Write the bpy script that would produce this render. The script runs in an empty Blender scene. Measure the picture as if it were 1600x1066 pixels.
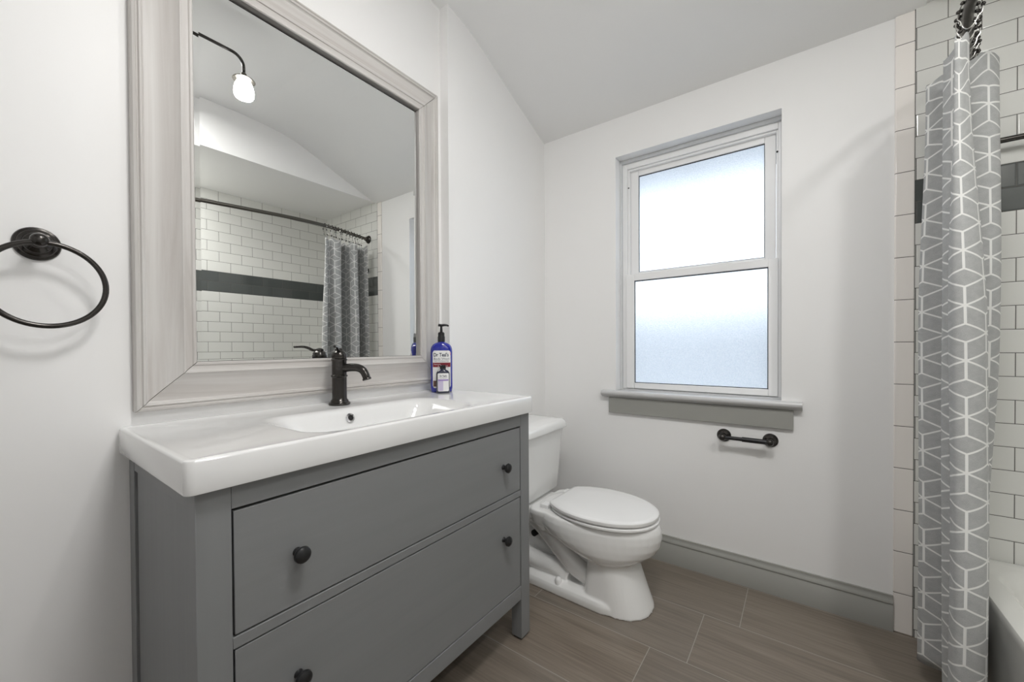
import bpy, bmesh, math, random
from mathutils import Vector, Matrix
random.seed(7)
PI = math.pi
sc = bpy.context.scene
C = sc.collection

# ------------------------------------------------------------------ camera
def make_camera():
    f, cx, cy = 620.33, 797.06, 547.45
    a, b, c = math.radians(36.3268), math.radians(-0.5555), math.radians(-0.3173)
    fw = Vector((math.cos(a)*math.cos(b), math.sin(a)*math.cos(b), math.sin(b)))
    r = Vector((math.sin(a), -math.cos(a), 0)); u = r.cross(fw)
    r2 = r*math.cos(c) + u*math.sin(c); u2 = -r*math.sin(c) + u*math.cos(c)
    cd = bpy.data.cameras.new('camera'); co = bpy.data.objects.new('camera', cd); C.objects.link(co)
    m = Matrix((r2, u2, -fw)).transposed().to_4x4(); m.translation = Vector((-2.0422, -1.2902, 1.0735))
    co.matrix_world = m
    cd.sensor_width = 36; cd.lens = f*36/1600
    cd.shift_x = (800-cx)/1600; cd.shift_y = (cy-533)/1600; cd.clip_start = .02
    sc.camera = co
make_camera()

# ------------------------------------------------------------------ world, exposure, lights
sc.view_settings.view_transform = 'Standard'; sc.view_settings.look = 'None'
sc.view_settings.gamma = 1; sc.view_settings.use_curve_mapping = False
sc.view_settings.exposure = 0.37
w = bpy.data.worlds.new('sky'); sc.world = w; w.use_nodes = True
bg = w.node_tree.nodes['Background']; bg.inputs[0].default_value = (.87, .935, 1, 1); bg.inputs[1].default_value = 3.0
sc.cycles.use_denoising = True
sc.cycles.max_bounces = 10; sc.cycles.diffuse_bounces = 6; sc.cycles.glossy_bounces = 6
sc.cycles.transmission_bounces = 6; sc.cycles.caustics_refractive = True; sc.cycles.caustics_reflective = False
sc.cycles.sample_clamp_indirect = 4.0

def area_light(name, loc, rot, sx, sy, power, color=(1, 1, 1), shape='RECTANGLE'):
    l = bpy.data.lights.new(name, 'AREA'); l.shape = shape; l.size = sx; l.size_y = sy
    l.energy = power; l.color = color
    o = bpy.data.objects.new(name, l); C.objects.link(o); o.location = loc; o.rotation_euler = rot
    return o
# added fill light overhead behind the camera, pointing down (its body is built below)
area_light('added_fill_light', (-1.58, -1.24, 2.50), (0, 0, 0), .40, .40, 12, (1, .99, .975), 'DISK')
# added light under the soffit, out of view, to brighten the alcove (its body is built below)
area_light('added_alcove_light', (-1.38, -2.05, 2.2835), (0, 0, 0), .11, .11, 7.0, (1, .99, .975), 'DISK')

# ------------------------------------------------------------------ helpers: materials
class NT:
    def __init__(s, name):
        s.m = bpy.data.materials.new(name); s.m.use_nodes = True
        s.t = s.m.node_tree; s.b = s.t.nodes['Principled BSDF']; s.out = s.t.nodes['Material Output']
    def n(s, typ, **kw):
        x = s.t.nodes.new(typ)
        for k, v in kw.items(): setattr(x, k, v)
        return x
    def l(s, a, b): s.t.links.new(a, b)
    def put(s, sock, v):
        if hasattr(v, 'is_output'): s.l(v, sock)
        else: sock.default_value = v
    def math(s, op, a, b=0.0, c=None):
        x = s.n('ShaderNodeMath', operation=op); s.put(x.inputs[0], a); s.put(x.inputs[1], b)
        if c is not None: s.put(x.inputs[2], c)
        return x.outputs[0]
    def mix(s, f, a, b):
        x = s.n('ShaderNodeMix', data_type='RGBA'); s.put(x.inputs[0], f)
        s.put(x.inputs[6], a); s.put(x.inputs[7], b); return x.outputs[2]
    def coord(s, kind='Object'):
        x = s.n('ShaderNodeTexCoord'); return x.outputs[kind]
    def pos(s): return s.n('ShaderNodeNewGeometry').outputs['Position']
    def xyz(s, v):
        x = s.n('ShaderNodeSeparateXYZ'); s.l(v, x.inputs[0]); return x.outputs
    def comb(s, a, b, c):
        x = s.n('ShaderNodeCombineXYZ'); s.put(x.inputs[0], a); s.put(x.inputs[1], b); s.put(x.inputs[2], c); return x.outputs[0]
    def mapping(s, v, scale):
        x = s.n('ShaderNodeMapping'); s.l(v, x.inputs[0]); x.inputs['Scale'].default_value = scale; return x.outputs[0]
    def noise(s, v, scale, detail=3, rough=.5, dist=0.0):
        x = s.n('ShaderNodeTexNoise'); s.l(v, x.inputs['Vector']); x.inputs['Scale'].default_value = scale
        x.inputs['Detail'].default_value = detail; x.inputs['Roughness'].default_value = rough
        x.inputs['Distortion'].default_value = dist; return x.outputs['Fac']
    def ramp(s, v, stops):
        x = s.n('ShaderNodeValToRGB'); s.l(v, x.inputs[0]); e = x.color_ramp.elements
        while len(e) < len(stops): e.new(.5)
        for i, (p, c) in enumerate(stops): e[i].position = p; e[i].color = c if len(c) == 4 else (*c, 1)
        return x.outputs[0]
    def bump(s, h, strength=.3, dist=.001):
        x = s.n('ShaderNodeBump'); x.inputs['Strength'].default_value = strength; x.inputs['Distance'].default_value = dist
        s.l(h, x.inputs['Height']); s.l(x.outputs[0], s.b.inputs['Normal'])
    def set(s, **kw):
        for k, v in kw.items(): s.put(s.b.inputs[k.replace('_', ' ')], v)
        return s.m
def c4(c): return (*c, 1)

def plain(name, col, rough=.5, metal=0.0, spec=.5, var=.04, bump=0, bscale=200, coat=0.0):
    t = NT(name); v = t.coord()
    n = t.noise(v, 6, 4)
    col2 = tuple(max(0, x*(1-var)) for x in col)
    t.set(Base_Color=t.mix(n, c4(col), c4(col2)), Roughness=rough, Metallic=metal)
    t.b.inputs['Specular IOR Level'].default_value = spec
    t.b.inputs['Coat Weight'].default_value = coat; t.b.inputs['Coat Roughness'].default_value = .05
    if bump: t.bump(t.noise(v, bscale, 2), bump, .001)
    return t.m

MAT = {}
MAT['wall'] = plain('wall_paint', (.88, .876, .87), .42, spec=.35, var=.012, bump=.05, bscale=120)
MAT['ceiling'] = plain('ceiling_paint', (.85, .85, .845), .6, spec=.2, var=.01, bump=.08, bscale=60)
MAT['trim'] = plain('grey_trim_paint', (.34, .34, .315), .35, var=.03)
MAT['vinyl'] = plain('white_vinyl', (.88, .88, .88), .35, var=.01)
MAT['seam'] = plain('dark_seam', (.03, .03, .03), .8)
MAT['jamb'] = plain('old_jamb_paint', (.68, .69, .70), .5)
MAT['ceramic'] = plain('white_glazed_ceramic', (.86, .86, .85), .08, coat=.6, var=.005)
MAT['sinkceramic'] = plain('white_sink_ceramic', (.79, .79, .785), .08, coat=.5, var=.005)
MAT['plastic'] = plain('white_plastic', (.86, .86, .855), .2, var=.005)
MAT['tub'] = plain('white_enamel', (.74, .74, .71), .12, coat=.4, var=.01)
MAT['black'] = plain('matte_black_knob', (.012, .012, .013), .32)
MAT['pump'] = plain('black_pump_plastic', (.008, .008, .010), .25)
MAT['chrome'] = plain('polished_chrome', (.75, .75, .77), .08, metal=1)
MAT['steel'] = plain('silver_hook_wire', (.55, .54, .52), .22, metal=1)
MAT['darkhole'] = plain('dark_opening', (.01, .01, .01), .7)
MAT['bronze'] = plain('oil_rubbed_bronze', (.075, .070, .066), .19, metal=.9, var=.3)
MAT['bronze_pale'] = plain('brushed_bronze_tube', (.12, .113, .10), .28, metal=.85, var=.15)
MAT['grass'] = plain('outdoor_grey_siding', (.25, .265, .28), .8)
MAT['eave'] = plain('outdoor_eave_paint', (.27, .285, .30), .8)

def painted_wood(name, axis):
    t = NT(name); v = t.coord()
    sc3 = [26, 26, 26]; sc3[axis] = 1.3
    n = t.noise(t.mapping(v, sc3), 1.0, 5, .6, .6)
    w_ = t.n('ShaderNodeTexWave', wave_type='BANDS', bands_direction='XYZ'[(2 if axis == 0 else 0)]) if 0 else None
    n2 = t.noise(t.mapping(v, [s*3.5 for s in sc3]), 1.0, 3, .6)
    col = t.mix(n, c4((.205, .210, .213)), c4((.245, .250, .253)))
    h = t.math('ADD', t.math('MULTIPLY', n, .7), t.math('MULTIPLY', n2, .3))
    t.set(Base_Color=col, Roughness=.46); t.b.inputs['Specular IOR Level'].default_value = .4
    t.bump(h, .55, .0012)
    return t.m
MAT['cab_x'] = painted_wood('grey_stained_pine_horizontal', 0)
MAT['cab_z'] = painted_wood('grey_stained_pine_vertical', 2)

def washed_wood(name, axis):
    t = NT(name); v = t.coord()
    s3 = [22, 22, 22]; s3[axis] = .9
    n = t.noise(t.mapping(v, s3), 1.0, 6, .6, 1.2)
    s4 = [70, 70, 70]; s4[axis] = 2
    n2 = t.noise(t.mapping(v, s4), 1.0, 4, .7)
    big = t.noise(t.mapping(v, [5, 5, 5]), 1.0, 2)
    col = t.ramp(n, [(.25, (.40, .375, .35)), (.45, (.55, .53, .51)), (.6, (.62, .61, .59)), (.8, (.68, .67, .65))])
    col = t.mix(t.math('MULTIPLY', n2, .35), col, c4((.50, .47, .44)))
    col = t.mix(t.math('MULTIPLY', big, .18), col, c4((.56, .50, .48)))
    t.set(Base_Color=col, Roughness=.45); t.bump(n2, .15, .0006)
    return t.m
MAT['wash_x'] = washed_wood('whitewashed_wood_horizontal', 0)
MAT['wash_z'] = washed_wood('whitewashed_wood_vertical', 2)

def grid_tile(t, u, v, w_, h_, u0, v0, gap):
    """running bond: returns (grout mask 0..1, bevel height, row, cell)"""
    rv = t.math('DIVIDE', t.math('SUBTRACT', v, v0), h_)
    row = t.math('FLOOR', rv)
    par = t.math('FLOORED_MODULO', row, 2.0)
    uu = t.math('ADD', t.math('DIVIDE', t.math('SUBTRACT', u, u0), w_), t.math('MULTIPLY', par, .5))
    fu = t.math('FRACT', uu); fv = t.math('FRACT', rv)
    du = t.math('MULTIPLY', t.math('MINIMUM', fu, t.math('SUBTRACT', 1.0, fu)), w_)
    dv = t.math('MULTIPLY', t.math('MINIMUM', fv, t.math('SUBTRACT', 1.0, fv)), h_)
    d = t.math('MINIMUM', du, dv)
    mask = t.math('LESS_THAN', d, gap)
    hgt = t.n('ShaderNodeMapRange', interpolation_type='SMOOTHSTEP'); t.l(d, hgt.inputs[0])
    hgt.inputs[1].default_value = gap*.6; hgt.inputs[2].default_value = gap+.0035
    return mask, hgt.outputs[0], row, t.math('FLOOR', uu)

def subway(name, axis, u0, base=(.73, .73, .70)):
    t = NT(name); p = t.xyz(t.pos())
    u = p[1] if axis == 'y' else p[0]
    mask, h, row, cell = grid_tile(t, u, p[2], .1555, .078, u0, 1.511, .0011)
    band = t.math('MULTIPLY', t.math('GREATER_THAN', p[2], 1.511), t.math('LESS_THAN', p[2], 1.667))
    wn = t.n('ShaderNodeTexWhiteNoise', noise_dimensions='2D'); t.l(t.comb(row, cell, 0.0), wn.inputs['Vector'])
    white = t.mix(t.math('MULTIPLY', wn.outputs[0], .10), c4(base), c4((.62, .62, .60)))
    dark = t.mix(wn.outputs[0], c4((.072, .080, .078)), c4((.090, .098, .095)))
    col = t.mix(band, white, dark)
    col = t.mix(mask, col, c4((.10, .095, .085)))
    wob = t.noise(t.pos(), 9, 2)
    hh = t.math('ADD', h, t.math('MULTIPLY', wob, .8))
    rough = t.math('ADD', .09, t.math('MULTIPLY', mask, .6))
    t.set(Base_Color=col, Roughness=rough); t.bump(hh, .5, .0012)
    return t.m
MAT['tile_y'] = subway('white_subway_tile_window_wall', 'y', -1.7775)
MAT['tile_x'] = subway('white_subway_tile_long_wall', 'x', -.03)

def bullnose():
    t = NT('bullnose_edge_tile'); p = t.xyz(t.pos())
    f = t.math('FRACT', t.math('DIVIDE', t.math('SUBTRACT', p[2], -.007), .1555))
    d = t.math('MULTIPLY', t.math('MINIMUM', f, t.math('SUBTRACT', 1.0, f)), .1555)
    mask = t.math('LESS_THAN', d, .0011)
    hgt = t.n('ShaderNodeMapRange', interpolation_type='SMOOTHSTEP'); t.l(d, hgt.inputs[0])
    hgt.inputs[1].default_value = .0008; hgt.inputs[2].default_value = .004
    col = t.mix(mask, c4((.90, .86, .82)), c4((.09, .08, .07)))
    t.set(Base_Color=col, Roughness=.1); t.bump(hgt.outputs[0], .5, .0012)
    return t.m
MAT['bullnose'] = bullnose()

def floor_mat():
    t = NT('wood_look_floor_tile'); p = t.xyz(t.pos())
    rx = t.math('DIVIDE', t.math('SUBTRACT', -.02, p[0]), .30)
    row = t.math('FLOOR', rx)
    yy = t.math('DIVIDE', t.math('SUBTRACT', t.math('ADD', p[1], 1.10), t.math('MULTIPLY', row, .1225)), .61)
    fx = t.math('FRACT', rx); fy = t.math('FRACT', yy)
    dx = t.math('MULTIPLY', t.math('MINIMUM', fx, t.math('SUBTRACT', 1.0, fx)), .30)
    dy = t.math('MULTIPLY', t.math('MINIMUM', fy, t.math('SUBTRACT', 1.0, fy)), .61)
    d = t.math('MINIMUM', dx, dy); mask = t.math('LESS_THAN', d, .0013)
    wn = t.n('ShaderNodeTexWhiteNoise', noise_dimensions='2D'); t.l(t.comb(row, t.math('FLOOR', yy), 0.0), wn.inputs['Vector'])
    gv = t.comb(t.math('MULTIPLY', p[0], 130.0), t.math('MULTIPLY', p[1], 4.0), t.math('MULTIPLY', wn.outputs[0], 20.0))
    g = t.noise(gv, 1.0, 4, .6)
    gv2 = t.comb(t.math('MULTIPLY', p[0], 22.0), t.math('MULTIPLY', p[1], 2.0), t.math('MULTIPLY', wn.outputs[0], 9.0))
    g2 = t.noise(gv2, 1.0, 3, .5)
    col = t.ramp(t.math('ADD', t.math('MULTIPLY', g, .55), t.math('MULTIPLY', g2, .45)),
                 [(.32, (.150, .120, .093)), (.5, (.212, .175, .139)), (.68, (.275, .234, .192))])
    col = t.mix(t.math('MULTIPLY', wn.outputs[0], .25), col, c4((.13, .125, .115)))
    col = t.mix(mask, col, c4((.34, .32, .28)))
    t.set(Base_Color=col, Roughness=t.math('ADD', .27, t.math('MULTIPLY', g2, .2)))
    t.bump(t.math('SUBTRACT', t.math('MULTIPLY', g, .3), mask), .35, .0012)
    return t.m
MAT['floor'] = floor_mat()

def curtain_mat():
    t = NT('grey_curtain_with_white_cube_lines')
    uv = t.xyz(t.coord('UV'))
    S = .0490
    x = t.math('DIVIDE', uv[0], S*1.22); y = t.math('DIVIDE', uv[1], S)
    R3 = math.sqrt(3)
    def cell(ox, oy):
        a = t.math('SUBTRACT', t.math('FLOORED_MODULO', t.math('ADD', x, ox), R3), R3/2)
        b = t.math('SUBTRACT', t.math('FLOORED_MODULO', t.math('ADD', y, oy), 3.0), 1.5)
        return a, b, t.math('ADD', t.math('MULTIPLY', a, a), t.math('MULTIPLY', b, b))
    a1, b1, l1 = cell(0, 0); a2, b2, l2 = cell(R3/2, 1.5)
    s = t.math('LESS_THAN', l2, l1)
    def pick(p, q): return t.math('ADD', p, t.math('MULTIPLY', s, t.math('SUBTRACT', q, p)))
    a = pick(a1, a2); b = pick(b1, b2)
    A = t.math('MULTIPLY', a, .5); B = t.math('MULTIPLY', b, R3/2)
    d = t.math('MINIMUM', t.math('ABSOLUTE', a), t.math('MINIMUM', t.math('ABSOLUTE', t.math('SUBTRACT', A, B)), t.math('ABSOLUTE', t.math('ADD', A, B))))
    line = t.math('LESS_THAN', d, .046)
    wv = t.mapping(t.coord('UV'), (900, 300, 1))
    weave = t.noise(wv, 1.0, 2, .6)
    blot = t.noise(t.mapping(t.coord('UV'), (60, 60, 1)), 1.0, 3)
    wsum = t.math('ADD', t.math('MULTIPLY', weave, .6), t.math('MULTIPLY', blot, .4))
    fab = t.ramp(wsum, [(.3, (.36, .365, .365)), (.7, (.51, .515, .51))])
    col = t.mix(line, fab, c4((.83, .83, .81)))
    t.set(Base_Color=col, Roughness=.8); t.b.inputs['Specular IOR Level'].default_value = .2
    t.b.inputs['Sheen Weight'].default_value = .15
    tr = t.n('ShaderNodeBsdfTranslucent'); t.l(col, tr.inputs[0])
    mx = t.n('ShaderNodeMixShader'); mx.inputs[0].default_value = .12
    t.l(t.b.outputs[0], mx.inputs[1]); t.l(tr.outputs[0], mx.inputs[2]); t.l(mx.outputs[0], t.out.inputs[0])
    return t.m
MAT['curtain'] = curtain_mat()

def frosted():
    t = NT('frosted_obscure_glass'); v = t.coord()
    n = t.noise(v, 300, 3, .7); n2 = t.noise(v, 170, 3, .6)
    h = t.math('ADD', n, n2)
    bp = t.n('ShaderNodeBump'); bp.inputs['Strength'].default_value = .9; bp.inputs['Distance'].default_value = .004; t.l(h, bp.inputs['Height'])
    gl = t.n('ShaderNodeBsdfRefraction'); gl.inputs['Roughness'].default_value = .46; gl.inputs['IOR'].default_value = 1.12
    t.l(t.ramp(t.math('MULTIPLY', t.math('ADD', n, n2), .5), [(.36, (.74, .78, .82)), (.62, (1, 1, 1))]), gl.inputs['Color']); t.l(bp.outputs[0], gl.inputs['Normal'])
    tr = t.n('ShaderNodeBsdfTranslucent'); tr.inputs[0].default_value = (.93, .96, 1, 1); t.l(bp.outputs[0], tr.inputs['Normal'])
    gs = t.n('ShaderNodeBsdfGlossy'); gs.inputs['Roughness'].default_value = .3; t.l(bp.outputs[0], gs.inputs['Normal'])
    m1 = t.n('ShaderNodeMixShader'); m1.inputs[0].default_value = .42; t.l(gl.outputs[0], m1.inputs[1]); t.l(tr.outputs[0], m1.inputs[2])
    m2 = t.n('ShaderNodeMixShader'); m2.inputs[0].default_value = .05; t.l(m1.outputs[0], m2.inputs[1]); t.l(gs.outputs[0], m2.inputs[2])
    t.l(m2.outputs[0], t.out.inputs[0]); return t.m
MAT['frost'] = frosted()

def mirror_mat():
    t = NT('silvered_mirror'); n = t.noise(t.coord(), 3, 1)
    t.set(Base_Color=t.mix(n, c4((.90, .91, .90)), c4((.89, .90, .89))), Metallic=1.0, Roughness=0.0); return t.m
MAT['mirror'] = mirror_mat()

def lamp_glass():
    t = NT('glowing_ribbed_glass'); p = t.xyz(t.coord())
    w_ = t.n('ShaderNodeTexWave', wave_type='BANDS'); w_.inputs['Scale'].default_value = 18
    t.l(t.coord(), w_.inputs['Vector'])
    t.set(Base_Color=c4((.95, .95, .93)), Roughness=.15)
    t.b.inputs['Emission Color'].default_value = (1, .98, .95, 1)
    t.l(t.math('ADD', 48.0, t.math('MULTIPLY', w_.outputs['Fac'], 10.0)), t.b.inputs['Emission Strength'])
    return t.m
MAT['lampglass'] = lamp_glass()
def diffuser():
    t = NT('opal_diffuser'); t.set(Base_Color=c4((.9, .9, .9)), Roughness=.4)
    t.b.inputs['Emission Color'].default_value = (1, .98, .95, 1); t.b.inputs['Emission Strength'].default_value = 1.5
    n = t.noise(t.coord(), 5, 1); t.l(t.mix(n, c4((.9, .9, .9)), c4((.88, .88, .88))), t.b.inputs['Base Color']); return t.m
MAT['opal'] = diffuser()
def bluebottle():
    t = NT('cobalt_blue_bottle'); n = t.noise(t.coord(), 20, 2)
    t.set(Base_Color=t.mix(n, c4((.012, .022, .33)), c4((.010, .015, .25))), Roughness=.12)
    t.b.inputs['Coat Weight'].default_value = .5; return t.m
MAT['blue'] = bluebottle()
MAT['navy'] = plain('dark_navy_bottle', (.015, .018, .045), .15, coat=.5)
MAT['label'] = plain('white_label_paper', (.78, .78, .77), .45, var=.02)
MAT['maroon'] = plain('maroon_print', (.20, .012, .025), .5)
MAT['pink'] = plain('pink_print', (.80, .10, .22), .5)
MAT['navyprint'] = plain('navy_print', (.02, .025, .06), .5)
MAT['greyprint'] = plain('grey_print', (.20, .21, .25), .5)
MAT['lilac'] = plain('lilac_print', (.30, .21, .48), .5)
MAT['lilacpale'] = plain('pale_lilac_print', (.55, .50, .66), .5)
MAT['photo'] = plain('brown_floral_print', (.20, .10, .08), .5, var=.7)

# ------------------------------------------------------------------ helpers: geometry
OFF = {}
def obj(name, bm, mat, parent=None, smooth=35, bevel=0, seg=2, off=None, mods=()):
    o_ = OFF.get(parent.name) if parent else None
    if o_ is None: o_ = Vector((0, 0, 0))
    if off is not None: o_ = Vector(off)
    bmesh.ops.recalc_face_normals(bm, faces=bm.faces[:])
    if o_.length > 0: bmesh.ops.translate(bm, verts=bm.verts[:], vec=-o_)
    me = bpy.data.meshes.new(name); bm.to_mesh(me); bm.free()
    ms = mat if isinstance(mat, (list, tuple)) else [mat]
    for m in ms: me.materials.append(MAT[m])
    me.shade_smooth() if smooth else me.shade_flat()
    if smooth: me.set_sharp_from_angle(angle=math.radians(smooth))
    ob = bpy.data.objects.new(name, me); C.objects.link(ob)
    if parent:
        ob.parent = parent
    elif o_.length > 0:
        ob.location = o_
    OFF[ob.name] = o_
    if bevel:
        b = ob.modifiers.new('bevel', 'BEVEL'); b.width = bevel; b.segments = seg; b.limit_method = 'ANGLE'; b.angle_limit = math.radians(40)
        b.harden_normals = False
    for kind, kw in mods:
        m = ob.modifiers.new(kind.lower(), kind)
        for k, v in kw.items(): setattr(m, k, v)
    return ob
def tag(o, label, cat, group=None):
    o['label'] = label; o['category'] = cat
    if group: o['group'] = group
    return o
def thing(name, label, cat, loc=(0, 0, 0), rotz=0, group=None, local=False):
    o = bpy.data.objects.new(name, None); C.objects.link(o); o.empty_display_size = .05
    o.location = loc; o.rotation_euler = (0, 0, rotz); tag(o, label, cat, group)
    OFF[o.name] = Vector((0, 0, 0)) if local else Vector(loc)
    return o
def struct(name, bm, mat, **kw):
    o = obj(name, bm, mat, **kw)
    o['kind'] = 'structure'; return o
def lab(o, s): o['label'] = s; return o
def copy_tree(o, parent=None):
    c = o.copy(); C.objects.link(c)
    if parent is not None: c.parent = parent
    for ch in list(o.children): copy_tree(ch, c)
    return c

def box(bm, x0, x1, y0, y1, z0, z1, mi=0):
    vs = [bm.verts.new((x, y, z)) for x in (x0, x1) for y in (y0, y1) for z in (z0, z1)]
    for q in ((0, 1, 3, 2), (4, 6, 7, 5), (0, 4, 5, 1), (2, 3, 7, 6), (0, 2, 6, 4), (1, 5, 7, 3)):
        f = bm.faces.new([vs[i] for i in q]); f.material_index = mi
    return bm
def B(*a):
    return box(bmesh.new(), *a)
def loft(bm, rings, cap0=True, cap1=True, mi=0):
    vr = [[bm.verts.new(p) for p in r] for r in rings]
    n = len(rings[0])
    for a, b in zip(vr[:-1], vr[1:]):
        for i in range(n):
            f = bm.faces.new((a[i], a[(i+1) % n], b[(i+1) % n], b[i])); f.material_index = mi
    if cap0: bm.faces.new(vr[0][::-1]).material_index = mi
    if cap1: bm.faces.new(vr[-1]).material_index = mi
    return bm
def basis(d):
    d = Vector(d).normalized(); a = Vector((0, 0, 1)) if abs(d.z) < .9 else Vector((1, 0, 0))
    u = d.cross(a).normalized(); return u, d.cross(u).normalized(), d
def lathe(bm, c, d, prof, n=32, mi=0, cap0=True, cap1=True):
    """prof: list of (r, h) along axis d from c"""
    u, v, d = basis(d); c = Vector(c)
    rings = [[c + d*h + (u*math.cos(2*PI*i/n) + v*math.sin(2*PI*i/n))*max(r, 1e-5) for i in range(n)] for r, h in prof]
    return loft(bm, rings, cap0, cap1, mi)
def tube(bm, pts, r, n=14, mi=0, closed=False, cap=True):
    pts = [Vector(p) for p in pts]; m = len(pts)
    rr = r if isinstance(r, (list, tuple)) else [r]*m
    tang = []
    for i in range(m):
        a = pts[(i-1) % m] if (closed or i > 0) else pts[i]; b = pts[(i+1) % m] if (closed or i < m-1) else pts[i]
        tang.append((b-a).normalized())
    u, v, _ = basis(tang[0]); rings = []
    for i in range(m):
        if i:
            q = tang[i-1].rotation_difference(tang[i]); u = q @ u
        u = (u - tang[i]*u.dot(tang[i])).normalized(); v = tang[i].cross(u)
        rings.append([pts[i] + (u*math.cos(2*PI*k/n) + v*math.sin(2*PI*k/n))*rr[i] for k in range(n)])
    if closed:
        vr = [[bm.verts.new(p) for p in g] for g in rings]
        # match seam: find best rotation between last and first
        best = min(range(n), key=lambda s: sum((rings[-1][k]-rings[0][(k+s) % n]).length for k in range(n)))
        for i in range(m-1):
            for k in range(n): bm.faces.new((vr[i][k], vr[i][(k+1) % n], vr[i+1][(k+1) % n], vr[i+1][k]))
        for k in range(n): bm.faces.new((vr[-1][k], vr[-1][(k+1) % n], vr[0][(k+1+best) % n], vr[0][(k+best) % n]))
        return bm
    return loft(bm, rings, cap, cap, mi)
def ball(bm, c, r, n=16, sx=1, sy=1, sz=1):
    m = bmesh.ops.create_uvsphere(bm, u_segments=n, v_segments=n//2, radius=r)
    for v in m['verts']: v.co = Vector((v.co.x*sx, v.co.y*sy, v.co.z*sz)) + Vector(c)
    return bm
def rrect(cx, cy, hx, hy, r, z, n=8):
    out = []
    for k, (sx, sy) in enumerate(((1, 1), (-1, 1), (-1, -1), (1, -1))):
        for i in range(n+1):
            a = PI/2*k + PI/2*i/n
            out.append(Vector((cx+sx*(hx-r)+r*math.cos(a), cy+sy*(hy-r)+r*math.sin(a), z)))
    return out
def catmull(P, n):
    P = [Vector(p) for p in P]; out = []
    for i in range(len(P)-1):
        p0 = P[i-1] if i else P[0]*2-P[1]; p1, p2 = P[i], P[i+1]; p3 = P[i+2] if i+2 < len(P) else P[-1]*2-P[-2]
        for k in range(n):
            t = k/n
            out.append(.5*((2*p1)+(-p0+p2)*t+(2*p0-5*p1+4*p2-p3)*t*t+(-p0+3*p1-3*p2+p3)*t**3))
    out.append(P[-1]); return out
def lerp(a, b, t): return a+(b-a)*t

# ------------------------------------------------------------------ room shell
YM = 0.0          # wall behind the vanity
YR = -.049        # boxed-out wall behind the toilet
XS = -.80         # where it steps out
XL = -3.1
YF = -1.645       # wall and soffit on the bath side
YB = -2.416       # back of bath alcove
XA = -1.52        # end of bath alcove
bm = bmesh.new(); box(bm, XL-.1, XS, YM, .12, 0, 2.7); box(bm, XS, .0, YR, .12, 0, 2.7)
struct('wall_left', bm, 'wall')
bm = bmesh.new()
oy0, oy1, oz0, oz1 = -1.2198, -.4898, .832, 2.0744
box(bm, 0, .16, oy1, .12, 0, 2.7); box(bm, 0, .16, YB-.1, oy0, 0, 2.7)
box(bm, 0, .16, oy0, oy1, 0, oz0); box(bm, 0, .16, oy0, oy1, oz1, 2.7)
struct('wall_right', bm, 'wall')
struct('wall_front', B(XL, XA, YF-.12, YF, 0, 2.7), 'wall')
struct('wall_back', B(XL-.1, XL, YF-.12, .0, 0, 2.7), 'wall')
# ceiling: slopes down to the window wall
prof = [(0.0, 2.28), (-.17, 2.345), (-.35, 2.415), (-.5, 2.478), (-.62, 2.523), (-.72, 2.549), (-.82, 2.563), (-.95, 2.571), (-1.2, 2.575), (-3.1, 2.575)]
pc = catmull([(x, 0, z) for x, z in prof], 4)
bm = bmesh.new()
sec = [(p.x, p.z) for p in pc] + [(-3.1, 2.72), (0, 2.72)]
r0 = [Vector((x, .0, z)) for x, z in sec]; r1 = [Vector((x, YF, z)) for x, z in sec]
loft(bm, [r0, r1]); struct('ceiling', bm, 'ceiling', smooth=20)
struct('soffit', B(XA, 0, YB, YF, 2.29, 2.72), 'wall')
struct('floor', B(XL-.1, .16, YB-.1, .12, -.1, 0), 'floor')
# tiled bath alcove
T = .008
struct('wall_alcove_right', B(-T, 0, YB, -1.62, 0, 2.29), 'tile_y')
struct('wall_alcove_back', B(XA, -T, YB, YB+T, 0, 2.29), 'tile_x')
struct('wall_alcove_left', B(XA, XA+T, YB+T, YF, 0, 2.29), 'tile_y')
bm = B(XA-.12, XA, YB-.1, YF-.12, 0, 2.7); box(bm, XA, 0, YB-.1, YB, 0, 2.7); struct('wall_alcove_backing', bm, 'wall')
bm = bmesh.new(); box(bm, -T-.001, 0, -1.6195, -1.566, 0, 2.281)
struct('trim_1', bm, 'bullnose', bevel=.005, seg=3)
struct('trim_2', B(-T+.0005, 0, -1.622, -1.6185, 0, 2.286), 'seam')
# baseboards with moulded cap
def baseboard(name, along, a0, a1, wall, sgn):
    P = [(0, 0), (.015, 0), (.015, .096), (.012, .099), (.012, .1005), (.0165, .103), (.0165, .108), (.0125, .114), (.0095, .120), (.0085, .126), (.0085, .132), (0, .132)]
    bm = bmesh.new(); R = []
    for a in (a0, a1):
        R.append([Vector((wall+sgn*d, a, z)) if along == 'y' else Vector((a, wall+sgn*d, z)) for d, z in P])
    loft(bm, R); return struct(name, bm, 'trim', smooth=50)
baseboard('baseboard_right', 'y', YR, -1.566, 0, -1)
baseboard('baseboard_left', 'x', XS, -.0, YR, -1)
baseboard('baseboard_left_wide', 'x', XL, -1.83, YM, -1)
# closed door behind the photographer
bm = bmesh.new(); box(bm, XL, XL+.03, -1.2, -.4, .008, 2.03)
dr = struct('door_1', bm, 'vinyl', bevel=.003)
bm = bmesh.new()
lathe(bm, (XL+.03, -1.13, .95), (1, 0, 0), [(.028, 0), (.028, .006), (.01, .012), (.01, .03), (.026, .045), (.026, .06), (.012, .068)])
obj('door_knob', bm, 'bronze', dr)
bm = bmesh.new(); box(bm, XL, XL+.02, -1.27, -1.2, 0, 2.1); box(bm, XL, XL+.02, -.4, -.33, 0, 2.1); box(bm, XL, XL+.02, -1.2, -.4, 2.03, 2.1)
struct('trim_3', bm, 'trim', bevel=.003)

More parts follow.
